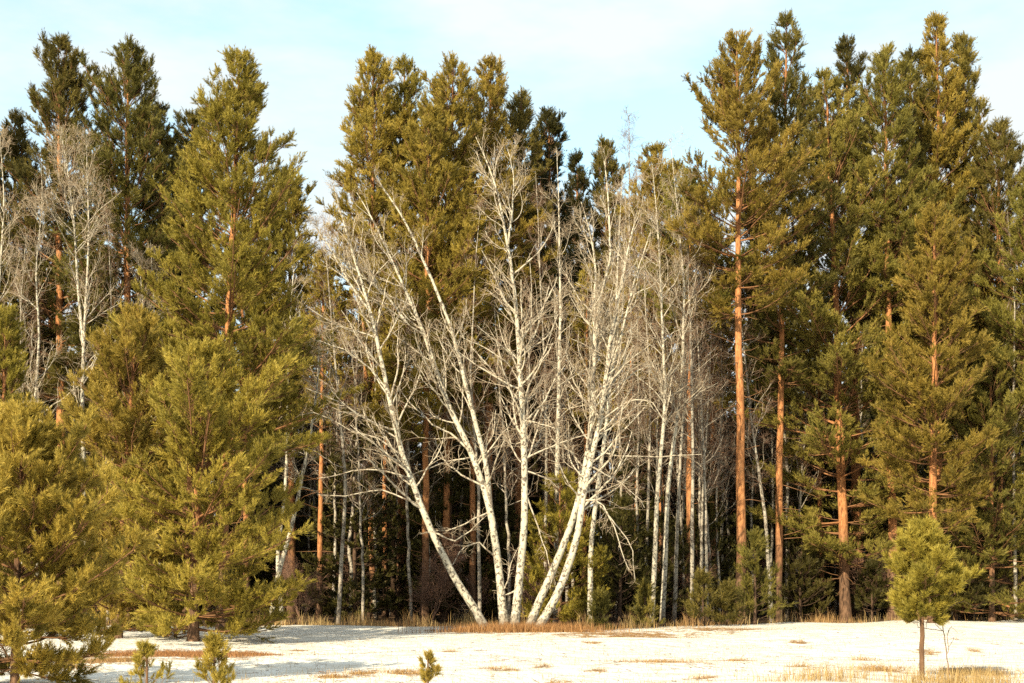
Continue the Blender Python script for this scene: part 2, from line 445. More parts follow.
# ------------------------------------------------------------------ bare broadleaf branching
def grow(rng, P, Rd, n, smin, smax, length, ang, up, wig, K, rr, minlen=0.12, droop=0.0):
    B, KP, _ = P.shape
    b = np.repeat(np.arange(B), n); N = len(b)
    s = rng.uniform(smin, smax, N)
    f = s * (KP - 1); i = np.minimum(f.astype(int), KP - 2); w = f - i
    p = P[b, i] * (1 - w)[:, None] + P[b, i + 1] * w[:, None]
    t = nrm(P[b, i + 1] - P[b, i])
    r = Rd[b, i] * (1 - w) + Rd[b, i + 1] * w
    perp = nrm(np.cross(rng.normal(size=(N, 3)), t))
    a = np.radians(rng.uniform(ang[0], ang[1], N))
    if droop: a = a * (1 + droop * (1 - (s - smin) / max(smax - smin, 1e-6)))
    d = t * np.cos(a)[:, None] + perp * np.sin(a)[:, None]
    L = length(s, b, rng.uniform(0.65, 1.2, N))
    L = np.maximum(L, minlen)
    Q = np.zeros((N, K, 3)); Q[:, 0] = p
    d = nrm(d)
    for k in range(1, K):
        d = nrm(d + rng.normal(0, wig, (N, 3)) + np.array([0, 0, 1.]) * up)
        Q[:, k] = Q[:, k - 1] + d * (L / (K - 1))[:, None]
    r0 = np.minimum(r * rr, 0.005 + 0.0095 * L)
    return Q, r0[:, None] * np.linspace(1, 0.35, K)[None], L

def branch_set(rng, TP, TR, n1, Lmax, smin=0.3, ang=(30, 62), up=0.10, n2=6, n3=5, thin=1.0, tz=1.0, lim=0.98, droop=0.5, wig=0.17, ang2=(24, 60)):
    """limbs, side branches and twigs for trunks TP (B,K,3)"""
    Q1, R1, L1 = grow(rng, TP, TR, n1, smin, lim, lambda s, b, u: Lmax * (1.03 - s) ** 0.62 * u + 0.3, ang, up, wig, 10, 0.5, droop=droop)
    R1 = np.maximum(R1 * thin, 0.0055)
    Q2, R2, L2 = grow(rng, Q1, R1, n2, 0.18, 0.97, lambda s, b, u: L1[b] * 0.48 * (1.15 - s) * u + 0.12, ang2, 0.06, 0.20, 6, 0.62)
    R2 = np.maximum(R2, 0.0046 * tz)
    Q3, R3, L3 = grow(rng, Q2, R2, n3, 0.15, 1.0, lambda s, b, u: L2[b] * 0.5 * u + 0.10, (25, 65), 0.02, 0.28, 4, 0.7)
    R3 = np.maximum(R3, 0.0034 * tz)
    return [tubes(Q1, R1, 5, 0.05), tubes(Q2, R2, 3, 0.28), tubes(Q3, R3, 3, 0.95)]

def birch(px, Y, path, r0, label, group=None, n1=26, Lmax=2.4, smin=0.35, mat=None, ddy=0.0, name='birch_tree', cat='birch', forks=(), **kw):
    """path: pixel points of the trunk, base first (the depth drifts by ddy to the top)"""
    SEED[0] += 1
    rng = np.random.default_rng(SEED[0])
    x0 = wx(px, Y)
    def W(path, d0=0.0):
        q = np.array([[wx(a, Y) - x0, d0, wz(b, Y)] for a, b in path])
        return q
    q = W(path); q[0, 2] = min(q[0, 2], -0.15)
    TP = resample(q, 26)[None]
    TP[0, :, 1] += np.linspace(0, ddy, 26)
    TP[0, 2:] += np.cumsum(rng.normal(0, 0.008, (24, 3)), 0)
    TR = (r0 * (np.linspace(1, 0, 26) ** 0.9) + 0.006)[None]; TR[0, 0] *= 1.2
    root = thing(name, (x0, Y, float(gz(x0, Y))), label, cat, group)
    tp = [tubes(TP, TR, 10)]
    for fp, fr in forks:
        FP = resample(W(fp), 26)[None]; FR = (fr * np.linspace(1, 0.15, 26) + 0.006)[None]
        tp.append(tubes(FP, FR, 8)); TP = np.concatenate([TP, FP]); TR = np.concatenate([TR, FR])
    v, q, at = join_tubes(tp)
    mesh('trunk', v, [q], mat or M_BIRCH, root, at, smooth=True)
    v, q, at = join_tubes(branch_set(rng, TP, TR, n1, Lmax, smin, **kw))
    mesh('crown', v, [q], mat or M_BIRCH, root, at)
    return root

# ================================================================== THE FIVE-STEMMED BIRCH
def birch_clump():
    Y = 47.5; cx = 512
    x0 = wx(cx, Y)
    root = thing('birch_clump', (x0, Y, float(gz(x0, Y))), 'white birch clump of five stems fanning out from one root by the snow', 'birch')
    def W(p, y0=0.0, dy=0.0):
        q = np.array([[wx(a, Y) - x0, 0.0, wz(b, Y)] for a, b in p])
        q[:, 1] = y0 + np.linspace(0, dy, len(q)); return q
    stems = [
        # path, base depth, depth drift, base radius, limbs, longest, forks, explicit boughs
        ([(488, 634), (474, 606), (459, 586), (430, 529), (402, 456), (389, 395), (374, 318), (360, 272), (346, 223), (338, 195)], 0.0, -1.2, 0.155, 34, 2.7,
         [([(374, 318), (350, 285), (330, 250), (318, 232)], .035), ([(391, 400), (372, 372), (345, 352), (322, 345)], .025)],
         [[(402, 456), (380, 440), (350, 432), (318, 412), (302, 415)], [(412, 480), (390, 472), (350, 470), (318, 474)], [(420, 505), (385, 492), (345, 496), (322, 494)],
          [(432, 532), (455, 540), (475, 522), (485, 512)], [(399, 440), (372, 424), (340, 405), (308, 392)]]),
        ([(505, 634), (504, 624), (499, 572), (490, 506), (470, 449), (446, 400), (423, 329), (388, 251), (367, 206), (352, 180)], 0.25, 1.2, 0.17, 34, 2.7,
         [([(490, 506), (486, 460), (469, 400), (451, 329), (430, 276), (405, 223), (374, 178)], .09), ([(405, 318), (388, 295), (367, 276), (338, 255), (318, 240)], .04)],
         [[(491, 510), (470, 520), (450, 532), (420, 540)], [(472, 455), (440, 462), (410, 474)], [(498, 560), (478, 540), (460, 548), (452, 566)]]),
        ([(514, 634), (516, 609), (525, 525), (524, 456), (522, 400), (516, 300), (508, 243), (497, 186), (483, 150), (475, 134)], 0.0, 0.3, 0.165, 46, 2.7,
         [([(508, 243), (512, 210), (514, 170), (508, 140)], .03)],
         [[(517, 590), (500, 598), (512, 560), (519, 548)], [(524, 470), (550, 478), (556, 486)], [(525, 490), (538, 530), (548, 570), (545, 585)], [(523, 420), (540, 424), (560, 426)],
          [(522, 385), (505, 360), (485, 345), (460, 330)], [(520, 340), (545, 310), (556, 290)]]),
        ([(527, 634), (540, 598), (550, 578), (577, 509), (588, 456), (593, 410), (594, 380), (596, 255), (590, 225), (581, 195)], 0.2, 0.7, 0.16, 40, 2.6,
         [([(594, 385), (600, 300), (612, 255), (607, 173), (604, 160)], .06)],
         [[(590, 448), (625, 455), (660, 457), (706, 455)], [(585, 480), (610, 520), (630, 545), (636, 580)], [(593, 410), (570, 380), (560, 350)]]),
        ([(533, 636), (548, 612), (562, 586), (579, 532), (584, 487), (592, 455), (603, 405), (612, 325), (622, 284), (632, 235), (640, 205)], -0.25, 1.0, 0.165, 40, 2.6,
         [([(604, 400), (622, 330), (636, 275), (652, 225)], .05)],
         [[(600, 420), (630, 400), (655, 400), (668, 420)], [(583, 500), (600, 500), (615, 530), (625, 560), (630, 572)], [(590, 465), (615, 478), (640, 498), (648, 505)]]),
    ]
    for i, (p, y0, dy, r0, n1, Lm, forks, boughs) in enumerate(stems):
        r0 *= 0.83; n1 = int(n1 * 0.95)
        rng = np.random.default_rng(900 + i)
        TP = resample(W(p, y0, dy), 34)[None]
        TP[0, 2:, :] += np.cumsum(rng.normal(0, 0.006, (32, 3)), 0)
        TR = (r0 * np.linspace(1, 0, 34) ** 0.9 + 0.012)[None]; TR[0, :3] *= np.array([1.35, 1.15, 1.05])
        tb = [tubes(TP, TR, 14)]
        FP = []; FR = []
        for fp, fr in forks:
            k = int(np.argmin(np.abs(TP[0, :, 2] - wz(fp[0][1], Y))))
            a = resample(W(fp, TP[0, k, 1], rng.uniform(-0.8, 0.8)), 34); r = fr * np.linspace(1, 0.2, 34) + 0.006
            a[4:] += np.cumsum(rng.normal(0, 0.008, (30, 3)), 0)
            tb.append(tubes(a[None], r[None], 8)); FP.append(a); FR.append(r)
        v, q, at = join_tubes(tb)
        tk = mesh('trunk', v, [q], M_BIRCH, root, at, smooth=True)
        br = []
        XP = []; XR = []
        for bp in boughs:
            k = int(np.argmin(np.abs(TP[0, :, 2] - wz(bp[0][1], Y))))
            a = resample(W(bp, TP[0, k, 1], rng.uniform(-0.7, 0.3)), 9, 0)
            a[2:] += np.cumsum(rng.normal(0, 0.03, (7, 3)), 0)
            XP.append(a); XR.append(0.034 * np.linspace(1, 0.3, 9))
        XP = np.array(XP); XR = np.array(XR)
        br.append(tubes(XP, XR, 6, 0.08))
        Q2, R2, L2 = grow(rng, XP, XR, 9, 0.2, 1.0, lambda s, b, u: 0.75 * u * (1.2 - s), (30, 70), 0.02, 0.25, 6, 0.6)
        R2 = np.maximum(R2, 0.006); br.append(tubes(Q2, R2, 3, 0.35))
        Q3, R3, L3 = grow(rng, Q2, R2, 4, 0.2, 1.0, lambda s, b, u: 0.32 * u, (25, 65), 0.0, 0.25, 4, 0.7)
        br.append(tubes(Q3, np.maximum(R3, 0.0045), 3, 0.8))
        br += branch_set(rng, TP, TR, n1, Lm * 1.3, 0.30, ang=(16, 40), up=0.07, n2=6, n3=4, thin=1.25, tz=0.85, droop=0.9, wig=0.13, ang2=(18, 46))
        if FP:
            br += branch_set(rng, np.array(FP), np.array(FR), 14, 1.9, 0.2, ang=(16, 38), up=0.09, n2=5, n3=4, thin=1.2, tz=0.85, droop=0.4, wig=0.13, ang2=(18, 46))
        v, q, at = join_tubes(br)
        mesh('crown', v, [q], M_BIRCH, tk, at)
birch_clump()

# ================================================================== THE PINES
GL = 'tall pines at the edge of the wood'
# --- young trees standing out on the snow
pine(14, 22.3, 25, 405, 672, 104, 'bushy golden-green young pine at the corner of the meadow, cut by the photo edge', leaf=M_YOUNG, name='young_pine', tr=0.065,
     lod='near', shape='oval', dead=0, low=-12, top_el=64, gap=0.12, tl=1.0, tw=12)
pine(922, 23.35, 922, 527, 624, 37, 'little round pine on a bare stalk alone on the bright snow', leaf=M_YOUNG, name='young_pine', tr=0.036,
     lod='near', shape='young', dead=0, low=-6, top_el=68, gap=0.16, whorl=0.17, per=9, tw=19, shl=.12)
pine(147, 20.2, 147, 641, 699, 23, 'small green pine seedling in front of the reddish grass patch', leaf=M_YOUNG, name='pine_seedling', cat='seedling', tr=0.012,
     lod='near', shape='cone', dead=0, low=18, top_el=70, whorl=0.13, per=5, sh=3, shl=.085, tw=13, gap=.2, nn=34, nl=.055, nw=.007)
pine(214, 19.6, 214, 641, 702, 24, 'plume-shaped yellow-green pine seedling in front of the shaded snow', leaf=M_YOUNG, name='pine_seedling', cat='seedling', tr=0.012,
     lod='near', shape='cone', dead=0, low=40, top_el=76, whorl=0.12, per=5, sh=4, shl=.10, tw=12, gap=.15, nn=34, nl=.06, nw=.007)
pine(428, 23.0, 428, 652, 685, 20, 'tiny open seedling alone on the snow before the birch clump', leaf=M_YOUNG, name='pine_seedling', cat='seedling', tr=0.008,
     lod='near', shape='cone', dead=0, low=24, top_el=66, whorl=0.12, per=4, sh=3, nn=26, shl=.08, tw=8, gap=.15)
# --- the bushy pines on the meadow, left
pine(118, 41.5, 138, 308, 632, 66, 'bushy pine branched to the ground, the thinner trunk of two on the shaded snow', leaf=M_PINE, lod='mid', shape='pine', tr=0.11, dead=0, low=-10, gap=0.06)
pine(193, 39.6, 205, 338, 630, 88, 'broad bushy pine branched to the ground, thicker trunk on the reddish grass patch', leaf=M_PINE, lod='mid', shape='pine', tr=0.15, dead=0, low=-12, gap=0.06,
     side=(0.0, 0.22))
pine(222, 47.5, 240, 52, 455, 104, 'tall cone-topped pine with orange trunk rising behind the two bushy pines', GL, lod='mid', shape='cone', tr=0.19, low=-6, gap=0.10, top_el=52)
pine(0, 45, 6, 306, 600, 36, 'medium pine with a blunt top at the photo edge behind the bushy young pine', lod='mid', tr=0.10, dead=4)
# --- tall row behind, left
for a in [
    (62, 58, 58, 37, 400, 54, 'tall dense pine with a narrow pointed top behind the forked white birch'),
    (130, 57, 127, 42, 420, 52, 'tall dense pine with a ragged two-lobed top beside the cone-topped pine'),
    (160, 60, 160, 103, 420, 36, 'narrow dark pine leaning close against the ragged two-lobed pine'),
    (188, 62, 192, 112, 400, 38, 'lower loose-crowned pine tucked beside the cone-topped pine'),
    (14, 60, 15, 110, 400, 38, 'tall pine with thin top behind the bare birch at the photo edge'),
    (292, 65, 289, 168, 420, 36, 'dark ragged pine in the gap under the open sky'),
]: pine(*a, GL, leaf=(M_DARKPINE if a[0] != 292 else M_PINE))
# --- tall row behind, centre
for a, k in [
    ((372, 62, 374, 53, 350, 46, 'tall pine with two blunt tops, first of the central crown group'), dict(tr=.16)),
    ((402, 63, 404, 56, 360, 26, 'slim tall pine sunk into the central crown group'), {}),
    ((425, 59, 429, 104, 440, 48, 'golden front pine of the central group, lower than its neighbours'), dict(tr=.15)),
    ((445, 60.5, 453, 55, 400, 44, 'broad pine making the peak of the central crown group'), dict(tr=.16)),
    ((488, 63, 490, 56, 400, 40, 'tall pine with clustered upright tops behind the middle birch stem'), {}),
    ((518, 65, 521, 88, 420, 32, 'dark pine at the shoulder of the central crown group'), dict(leaf=M_DARKPINE)),
    ((548, 68, 549, 108, 420, 34, 'small dark pine stepping down from the central crown group'), dict(leaf=M_SPRUCE)),
    ((576, 75, 577, 156, 450, 40, 'slim dark conifer top beside the small dark pine'), dict(leaf=M_SPRUCE, shape='cone')),
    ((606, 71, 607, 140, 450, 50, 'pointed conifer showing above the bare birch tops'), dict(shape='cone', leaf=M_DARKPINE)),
    ((662, 66, 656, 148, 440, 46, 'rounded pine half hidden by bare twigs beside the big orange pine'), {}),
    ((690, 59, 690, 172, 330, 40, 'low pine whose olive crown hangs beside the big orange pine'), dict(leaf=M_OLIVE)),
]: pine(*a, GL, **k)
pine(560, 55, 560, 470, 622, 42, 'half-shaded olive young pine behind the stems of the birch clump', name='young_pine', shape='cone', tr=.07)
# --- tall row, right
for a, k in [
    ((741, 57, 737, 31, 315, 58, 'big pine with bare bright orange trunk at the wood edge'), dict(tr=.205, dead=22, gap=.2)),
    ((778, 60, 787, 11, 385, 42, 'tallest dark-topped pine with slimmer orange trunk beside the big orange pine'), dict(tr=.165, dead=18, gap=.22, leaf=M_DARKPINE)),
    ((846, 61, 824, 70, 560, 64, 'broad pine with a thick trunk and boughs hanging nearly to the snow'), dict(tr=.225, dead=24, gap=.42)),
    ((858, 67, 846, 34, 330, 28, 'dark narrow pine top peeping out behind the broad thick-trunked pine'), dict(leaf=M_SPRUCE)),
    ((893, 61, 884, 46, 310, 38, 'pine with bare reddish trunk seen above the little round pine'), dict(tr=.21, dead=12)),
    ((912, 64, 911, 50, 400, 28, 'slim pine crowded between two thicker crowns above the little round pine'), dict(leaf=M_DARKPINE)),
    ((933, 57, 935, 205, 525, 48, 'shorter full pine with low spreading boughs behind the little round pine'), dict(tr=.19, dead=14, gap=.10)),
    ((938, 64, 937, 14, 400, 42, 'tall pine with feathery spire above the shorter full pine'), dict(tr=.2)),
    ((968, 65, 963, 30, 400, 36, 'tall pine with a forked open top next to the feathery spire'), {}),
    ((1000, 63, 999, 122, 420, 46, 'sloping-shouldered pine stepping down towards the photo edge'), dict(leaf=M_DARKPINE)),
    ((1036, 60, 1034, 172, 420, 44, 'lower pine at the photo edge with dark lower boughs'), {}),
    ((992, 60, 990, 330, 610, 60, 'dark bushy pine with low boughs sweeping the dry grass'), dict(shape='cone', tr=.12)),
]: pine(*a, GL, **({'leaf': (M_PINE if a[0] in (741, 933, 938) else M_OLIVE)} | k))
# out of frame, still close enough to be glimpsed from a step aside
for i, a in enumerate([(-48, 57, -46, 60, 400, 44, 'tall pine standing just past the photo edge behind the bushy young pine'),
                       (1085, 62, 1082, 130, 430, 48, 'tall pine standing just past the photo edge beyond the dark bushy pine')]): pine(*a, GL)
# --- small conifers along the grass
GS = 'small conifers along the wood edge'
for a in [
    (755, 54.5, 755, 536, 624, 26, 'small tiered spruce before the big orange pine trunk'),
    (703, 53, 703, 576, 622, 20, 'short plain green spruce in the dry grass, the taller of a pair'),
    (727, 53.5, 726, 588, 623, 15, 'short squat spruce in the dry grass, the lower of a pair'),
    (645, 52, 645, 586, 624, 13, 'sparse thin spruce sapling in the grass beside the birch clump'),
    (600, 51, 600, 594, 626, 12, 'very low spruce sapling in the grass under the leaning birch stem'),
    (662, 58, 662, 515, 615, 36, 'dark shaded spruce under the bare birch trunks'),
    (800, 61, 802, 520, 612, 36, 'dark low spruce between the slim orange pine and the thick trunk'),
    (872, 61, 872, 560, 612, 22, 'dark low spruce at the foot of the thick trunk'),
    (955, 61, 957, 480, 612, 46, 'dark wide spruce behind the little round pine'),
    (620, 57, 622, 500, 616, 40, 'wide shaded spruce behind the last leaning stem of the birch clump'),
    (700, 60, 702, 500, 612, 34, 'dark spruce thicket tree behind the short plain green pair'),
]: pine(*a, GS, leaf=(M_DARKPINE if a[1] < 56 else M_SPRUCE), bark=M_DBARK, name='spruce_tree', cat='spruce', shape='cone', tr=0.006 * (a[4] - a[3]) * a[1] / F * 2 + .015, low=5, dead=0,
        whorl=0.3, per=6, gap=.06, sh=5, tw=5)

# ================================================================== BIRCHES
GB = 'bare birches at the wood edge'
birch(84, 52, [(84, 632), (82, 400), (86, 310), (90, 240), (88, 180), (87, 135)], .11, 'forked bare white birch standing before the two tall dense pines', GB, n1=34, Lmax=3.0, smin=.42,
      forks=[([(84, 350), (78, 290), (74, 220), (66, 160), (62, 140)], .055)], ang=(20, 48), up=.12)
birch(38, 51, [(38, 632), (34, 420), (40, 330), (36, 270), (44, 200), (42, 165)], .085, 'slim bare birch with arching twigs beside the forked white birch', GB, n1=32, Lmax=2.6, smin=.4, ang=(22, 50), up=.12)
birch(4, 50, [(4, 632), (2, 420), (-2, 300), (6, 200), (2, 130)], .09, 'bare birch with thick twigs cut by the photo edge', GB, n1=32, Lmax=2.8, smin=.4, ang=(20, 50), up=.12)
birch(144, 54, [(144, 630), (142, 400), (144, 300), (138, 245)], .06, 'thin bare birch tip between the bushy pines and the dense pines', GB, n1=24, Lmax=1.8, smin=.5, ang=(20, 45))
birch(160, 54.5, [(160, 630), (158, 420), (156, 310), (152, 240)], .055, 'second thin bare birch tip just behind the bushy pines', GB, n1=24, Lmax=1.8, smin=.5, ang=(20, 45))
birch(270, 53.5, [(270, 622), (276, 580), (289, 535), (298, 500), (310, 440), (318, 380), (322, 300)], .10, 'leaning white birch lit at the dark edge beside the broad bushy pine', GB, n1=26, Lmax=1.9, smin=.4)
birch(279, 55, [(283, 622), (277, 560), (285, 500), (287, 450), (288, 340), (296, 240)], .085, 'upright white birch crossing the leaning birch at the dark edge', GB, n1=26, Lmax=1.9, smin=.45)
for px, Y, path, r, lab, k in [
    (557, 56, [(556, 625), (557, 420), (560, 300), (558, 200), (556, 145)], .12, 'straight grey birch standing between the middle and leaning stems of the clump', {}),
    (590, 54, [(590, 622), (590, 544), (605, 430), (614, 330), (618, 230), (622, 170)], .11, 'slim leaning birch close behind the last stem of the clump', {}),
    (632, 62, [(632, 620), (634, 420), (630, 250), (630, 115)], .09, 'tall pale thin birch whose twigs fade into the open sky', dict(up=.14, n1=46, Lmax=3.2)),
    (656, 55, [(652, 622), (656, 500), (664, 400), (660, 300), (655, 215), (650, 165)], .105, 'white birch in the pair beyond the tip of the long white bough', dict(n1=40, Lmax=2.9)),
    (665, 56, [(662, 622), (668, 480), (682, 380), (684, 280), (676, 200), (670, 140)], .11, 'curved white birch crossing its partner beyond the long white bough', dict(n1=40, Lmax=2.9)),
    (676, 57, [(674, 620), (680, 450), (690, 330), (698, 240), (700, 190)], .085, 'grey birch rising between the crossing birch pair and the low pine', {}),
    (692, 56, [(692, 620), (693, 480), (692, 380), (688, 280), (690, 220)], .09, 'grey straight birch below the olive crown of the low pine', {}),
    (646, 58, [(643, 620), (648, 500), (650, 400), (645, 300), (640, 210)], .075, 'thin white birch close before the crossing birch pair', {}),
    (684, 59, [(686, 620), (680, 500), (672, 400), (664, 300), (660, 230)], .07, 'thin pale birch slanting back behind the crossing birch pair', {}),
    (699, 58, [(700, 620), (702, 500), (708, 400), (712, 320)], .07, 'thin grey birch ending below the olive crown of the low pine', {}),
    (718, 60, [(720, 618), (716, 500), (722, 400), (720, 330)], .065, 'very thin birch just beside the big orange pine trunk', {}),
    (618, 60, [(616, 618), (622, 500), (618, 400), (624, 300), (626, 200)], .075, 'thin grey birch behind the bending tip of the clump', {}),
    (110, 55, [(108, 630), (106, 420), (112, 300), (108, 215)], .055, 'slender bare birch between the forked birch and the bushy pine', {}),
    (24, 53, [(22, 632), (24, 420), (20, 320), (26, 235)], .06, 'slender bare birch between the slim birch and the photo edge', {}),
    (708, 57, [(707, 620), (706, 480), (700, 360), (696, 260)], .08, 'birch slanting behind the short plain green spruce pair', {}),
    (478, 57, [(480, 622), (478, 480), (470, 380), (474, 270), (480, 200)], .08, 'thin grey birch between the second and middle stems of the clump', {}),
    (545, 60, [(545, 618), (546, 420), (540, 300), (535, 170)], .085, 'thin dim birch just behind the straight grey birch', {}),
    (770, 58, [(772, 618), (765, 520), (750, 420), (742, 340), (735, 290)], .09, 'white birch slanting across behind the two orange pine trunks', {}),
    (800, 62, [(795, 616), (800, 500), (806, 420), (812, 330)], .085, 'pale birch between the slim orange pine and the thick trunk', {}),
    (340, 56, [(338, 622), (346, 480), (336, 380), (328, 280), (322, 210)], .085, 'slim birch behind the outermost boughs of the birch clump', {}),
    (1012, 60, [(1016, 618), (1012, 420), (1014, 300), (1006, 210)], .08, 'bare birch with arched boughs before the lower pine at the photo edge', {}),
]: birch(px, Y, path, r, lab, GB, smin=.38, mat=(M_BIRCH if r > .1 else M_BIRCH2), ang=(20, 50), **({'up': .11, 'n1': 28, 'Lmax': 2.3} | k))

# a bare sapling beside the little round pine
birch(947, 23.6, [(950, 684), (948, 655), (943, 625), (940, 600)], .0045, 'thin bare sapling beside the little round pine on the snow', name='bare_sapling', cat='sapling', n1=6, Lmax=.22, smin=.35, mat=M_SHRUB, n2=2, n3=1)

# ================================================================== THE DARK WOOD BEHIND: birches, pines and spruces one by one, copied from prototypes
rng = np.random.default_rng(77)
def ordinal(n): return ['first', 'second', 'third', 'fourth', 'fifth', 'sixth', 'seventh', 'eighth', 'ninth', 'tenth', 'eleventh', 'twelfth', 'thirteenth', 'fourteenth', 'fifteenth'][n]
SEG = [(-120, 225, 'behind the bushy pines, counted from the photo edge'), (225, 335, 'in the dark gap, counted from the broad bushy pine'),
       (335, 430, 'under the first clump stem, counted from the dark gap'), (430, 530, 'behind the second clump stem, counted towards the middle stem'),
       (530, 640, 'behind the leaning clump stems, counted from the middle stem'), (640, 742, 'towards the big orange pine, counted from the clump'),
       (742, 850, 'beyond the big orange pine, counted towards the thick trunk'), (850, 1200, 'behind the little round pine, counted from the thick trunk')]
def place(kind, spots, protos, group):
    """spots: (px, Y, proto index, scale, rot); the first use of a prototype is the prototype itself"""
    spots = sorted(spots, key=lambda s: s[0])
    used = set()
    for lo, hi, where in SEG:
        for n, (px, Y, pi, sc, rot) in enumerate([s for s in spots if lo <= s[0] < hi]):
            loc = (wx(px, Y), Y, float(gz(wx(px, Y), Y)) - .02)
            lab = f'{ordinal(n)} {kind} {where}'
            r = protos[pi]
            if pi not in used:
                used.add(pi); r.location = loc; r.rotation_euler = (0, 0, rot); r.scale = (sc,) * 3; r['label'] = lab; r['group'] = group
            else:
                copy_tree(r, loc, lab, group, sc, rot)

def birch_proto(i):
    H = 15.0; rg = np.random.default_rng(300 + i)
    root = thing('birch_tree', (0, 0, 0), '', 'birch')
    lean = rg.normal(0, .7, 2)
    t = np.linspace(0, 1, 26)
    TP = np.zeros((1, 26, 3)); TP[0, :, 2] = -.15 + t * H
    TP[0, :, :2] = lean * (t ** 1.5)[:, None] + np.cumsum(rg.normal(0, .035, (26, 2)), 0); TP[0, 0, :2] = 0
    TR = (.078 * (1 - t) ** .85 + .012)[None]
    v, q, at = join_tubes([tubes(TP, TR, 9)])
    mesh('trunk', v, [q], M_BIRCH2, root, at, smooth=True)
    v, q, at = join_tubes(branch_set(rg, TP, TR, 30, 2.4, .36, ang=(20, 50), up=.12, n2=6, n3=5, tz=1.3))
    mesh('crown', v, [q], M_BIRCH2, root, at)
    return root
bp = [birch_proto(i) for i in range(5)]
bpx = [246, 262, 305, 318, 333, 353, 364, 374, 397, 412, 424, 447, 459, 500, 512, 537, 566, 576, 612, 624, 641, 671, 684, 699, 716, 729, 758, 786, 812, 826, 866, 878, 908, 950, 975, 1003,
       20, 60, 100, 175, 210, 285, 656, 664, 678, 692, 706, 736, 344, 388, 438, 520, 600, 650, 722, 768, 835, 925]
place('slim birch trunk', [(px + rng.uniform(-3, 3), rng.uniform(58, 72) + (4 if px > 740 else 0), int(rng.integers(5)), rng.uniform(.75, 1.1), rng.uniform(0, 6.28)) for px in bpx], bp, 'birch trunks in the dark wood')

def inner_pine_proto(i):
    rg = np.random.default_rng(400 + i)
    H = 21.0
    off = rg.normal(0, .4, 2)
    g = conifer_geo(rg, H, lambda t: off[None] * t[:, None], 11.0, 1.9, .17, nl=.16, nw=.04, nn=10, dead=16)
    return build_conifer('pine_tree', (0, 0, 0), g, '', 'pine', None, M_PBARK, M_PINE)
pp = [inner_pine_proto(i) for i in range(3)]
ppx = [322, 345, 377, 388, 442, 470, 585, 640, 715, 822, 905, 960, 1010, 40, 110, 200, 250, -30, 1060]
place('reddish pine trunk', [(px + rng.uniform(-3, 3), rng.uniform(60, 72) + (5 if px > 740 else 0), int(rng.integers(3)), rng.uniform(.72, .86), rng.uniform(0, 6.28)) for px in ppx], pp, 'pine trunks in the dark wood')

def spruce_proto(i):
    rg = np.random.default_rng(500 + i)
    H = 12.0
    g = conifer_geo(rg, H, lambda t: np.zeros((len(t), 2)), .6, 2.4, .12, shape='cone', nl=.18, nw=.055, nn=10, whorl=.42, per=7, gap=.05, low=-10, top_el=40, dead=0)
    return build_conifer('spruce_tree', (0, 0, 0), g, '', 'spruce', None, M_DBARK, M_SPRUCE)
sp = [spruce_proto(i) for i in range(3)]
spx = np.concatenate([np.linspace(-60, 1090, 34), np.linspace(-40, 1070, 26)])
spots = [(px + rng.uniform(-14, 14), (rng.uniform(60, 70) + (3 if px > 740 else 0) if i < 34 else rng.uniform(74, 84)), int(rng.integers(3)),
          rng.uniform(.35, .95) if i < 34 else rng.uniform(.9, 1.35), rng.uniform(0, 6.28)) for i, px in enumerate(spx)]
place('low shaded spruce', spots[:34], sp, 'low spruces in the dark wood')
place('taller dim spruce far', spots[34:], [copy_tree(q, (0, 0, 0), '') for q in sp], 'taller spruces deep in the dark wood')

# bare reddish shrubs under the birches
def shrub_proto(i):
    rg = np.random.default_rng(600 + i)
    root = thing('bare_shrub', (0, 0, 0), '', 'shrub')
    n = 7
    t = np.linspace(0, 1, 14)
    a = rg.uniform(0, 6.28, n)
    ln = rg.uniform(1.6, 3.2, n)
    d = np.stack([np.cos(a) * .35, np.sin(a) * .35, np.ones(n)], 1)
    TP = d[:, None] * (ln[:, None] * t)[..., None] + np.cumsum(rg.normal(0, .03, (n, 14, 3)), 1); TP[:, 0] = [0, 0, -.1]
    TR = .018 * np.linspace(1, .3, 14)[None].repeat(n, 0)
    v, q, at = join_tubes([tubes(TP, TR, 5, .5)] + branch_set(rg, TP, TR, 12, .9, .2, ang=(25, 60), up=.05, n2=5, n3=4))
    mesh('branchwork', v, [q], M_SHRUB, root, at)
    return root
hp = [shrub_proto(i) for i in range(3)]
hpx = [303, 352, 430, 470, 540, 640, 690, 770, 870, 1008]
place('bare reddish shrub', [(px + rng.uniform(-6, 6), rng.uniform(56, 63) + (4 if px > 740 else 0), int(rng.integers(3)), rng.uniform(.7, 1.3), rng.uniform(0, 6.28)) for px in hpx], hp, 'bare shrubs under the trees')

# the far wood: reads as one dark mass
def far_wood():
    rg = np.random.default_rng(8)
    V = []; VV = []; TB = []
    for i in range(100):
        x = rg.uniform(-44, 44); y = rg.uniform(86, 112)
        H = rg.uniform(18, 25) * (.85 if -17 < x < -9 else 1)
        parts, NV, vv = conifer_geo(rg, H, lambda t: np.zeros((len(t), 2)), .8, rg.uniform(2.2, 3.2), .16, shape='cone', nl=.3, nw=.12, nn=7, whorl=.6, per=6, tw=3, sh=4, dead=0, low=-8)
        V.append(NV + np.array([x, y, 0])); VV.append(vv)
    NV = np.concatenate(V); f = np.arange(len(NV)).reshape(-1, 3)
    o = mesh('far_wood', NV, [f], M_SPRUCE, None, dict(v=np.concatenate(VV)))
    o['kind'] = 'stuff'; o['label'] = 'dark mass of conifers far back in the wood'; o['category'] = 'wood'
far_wood()

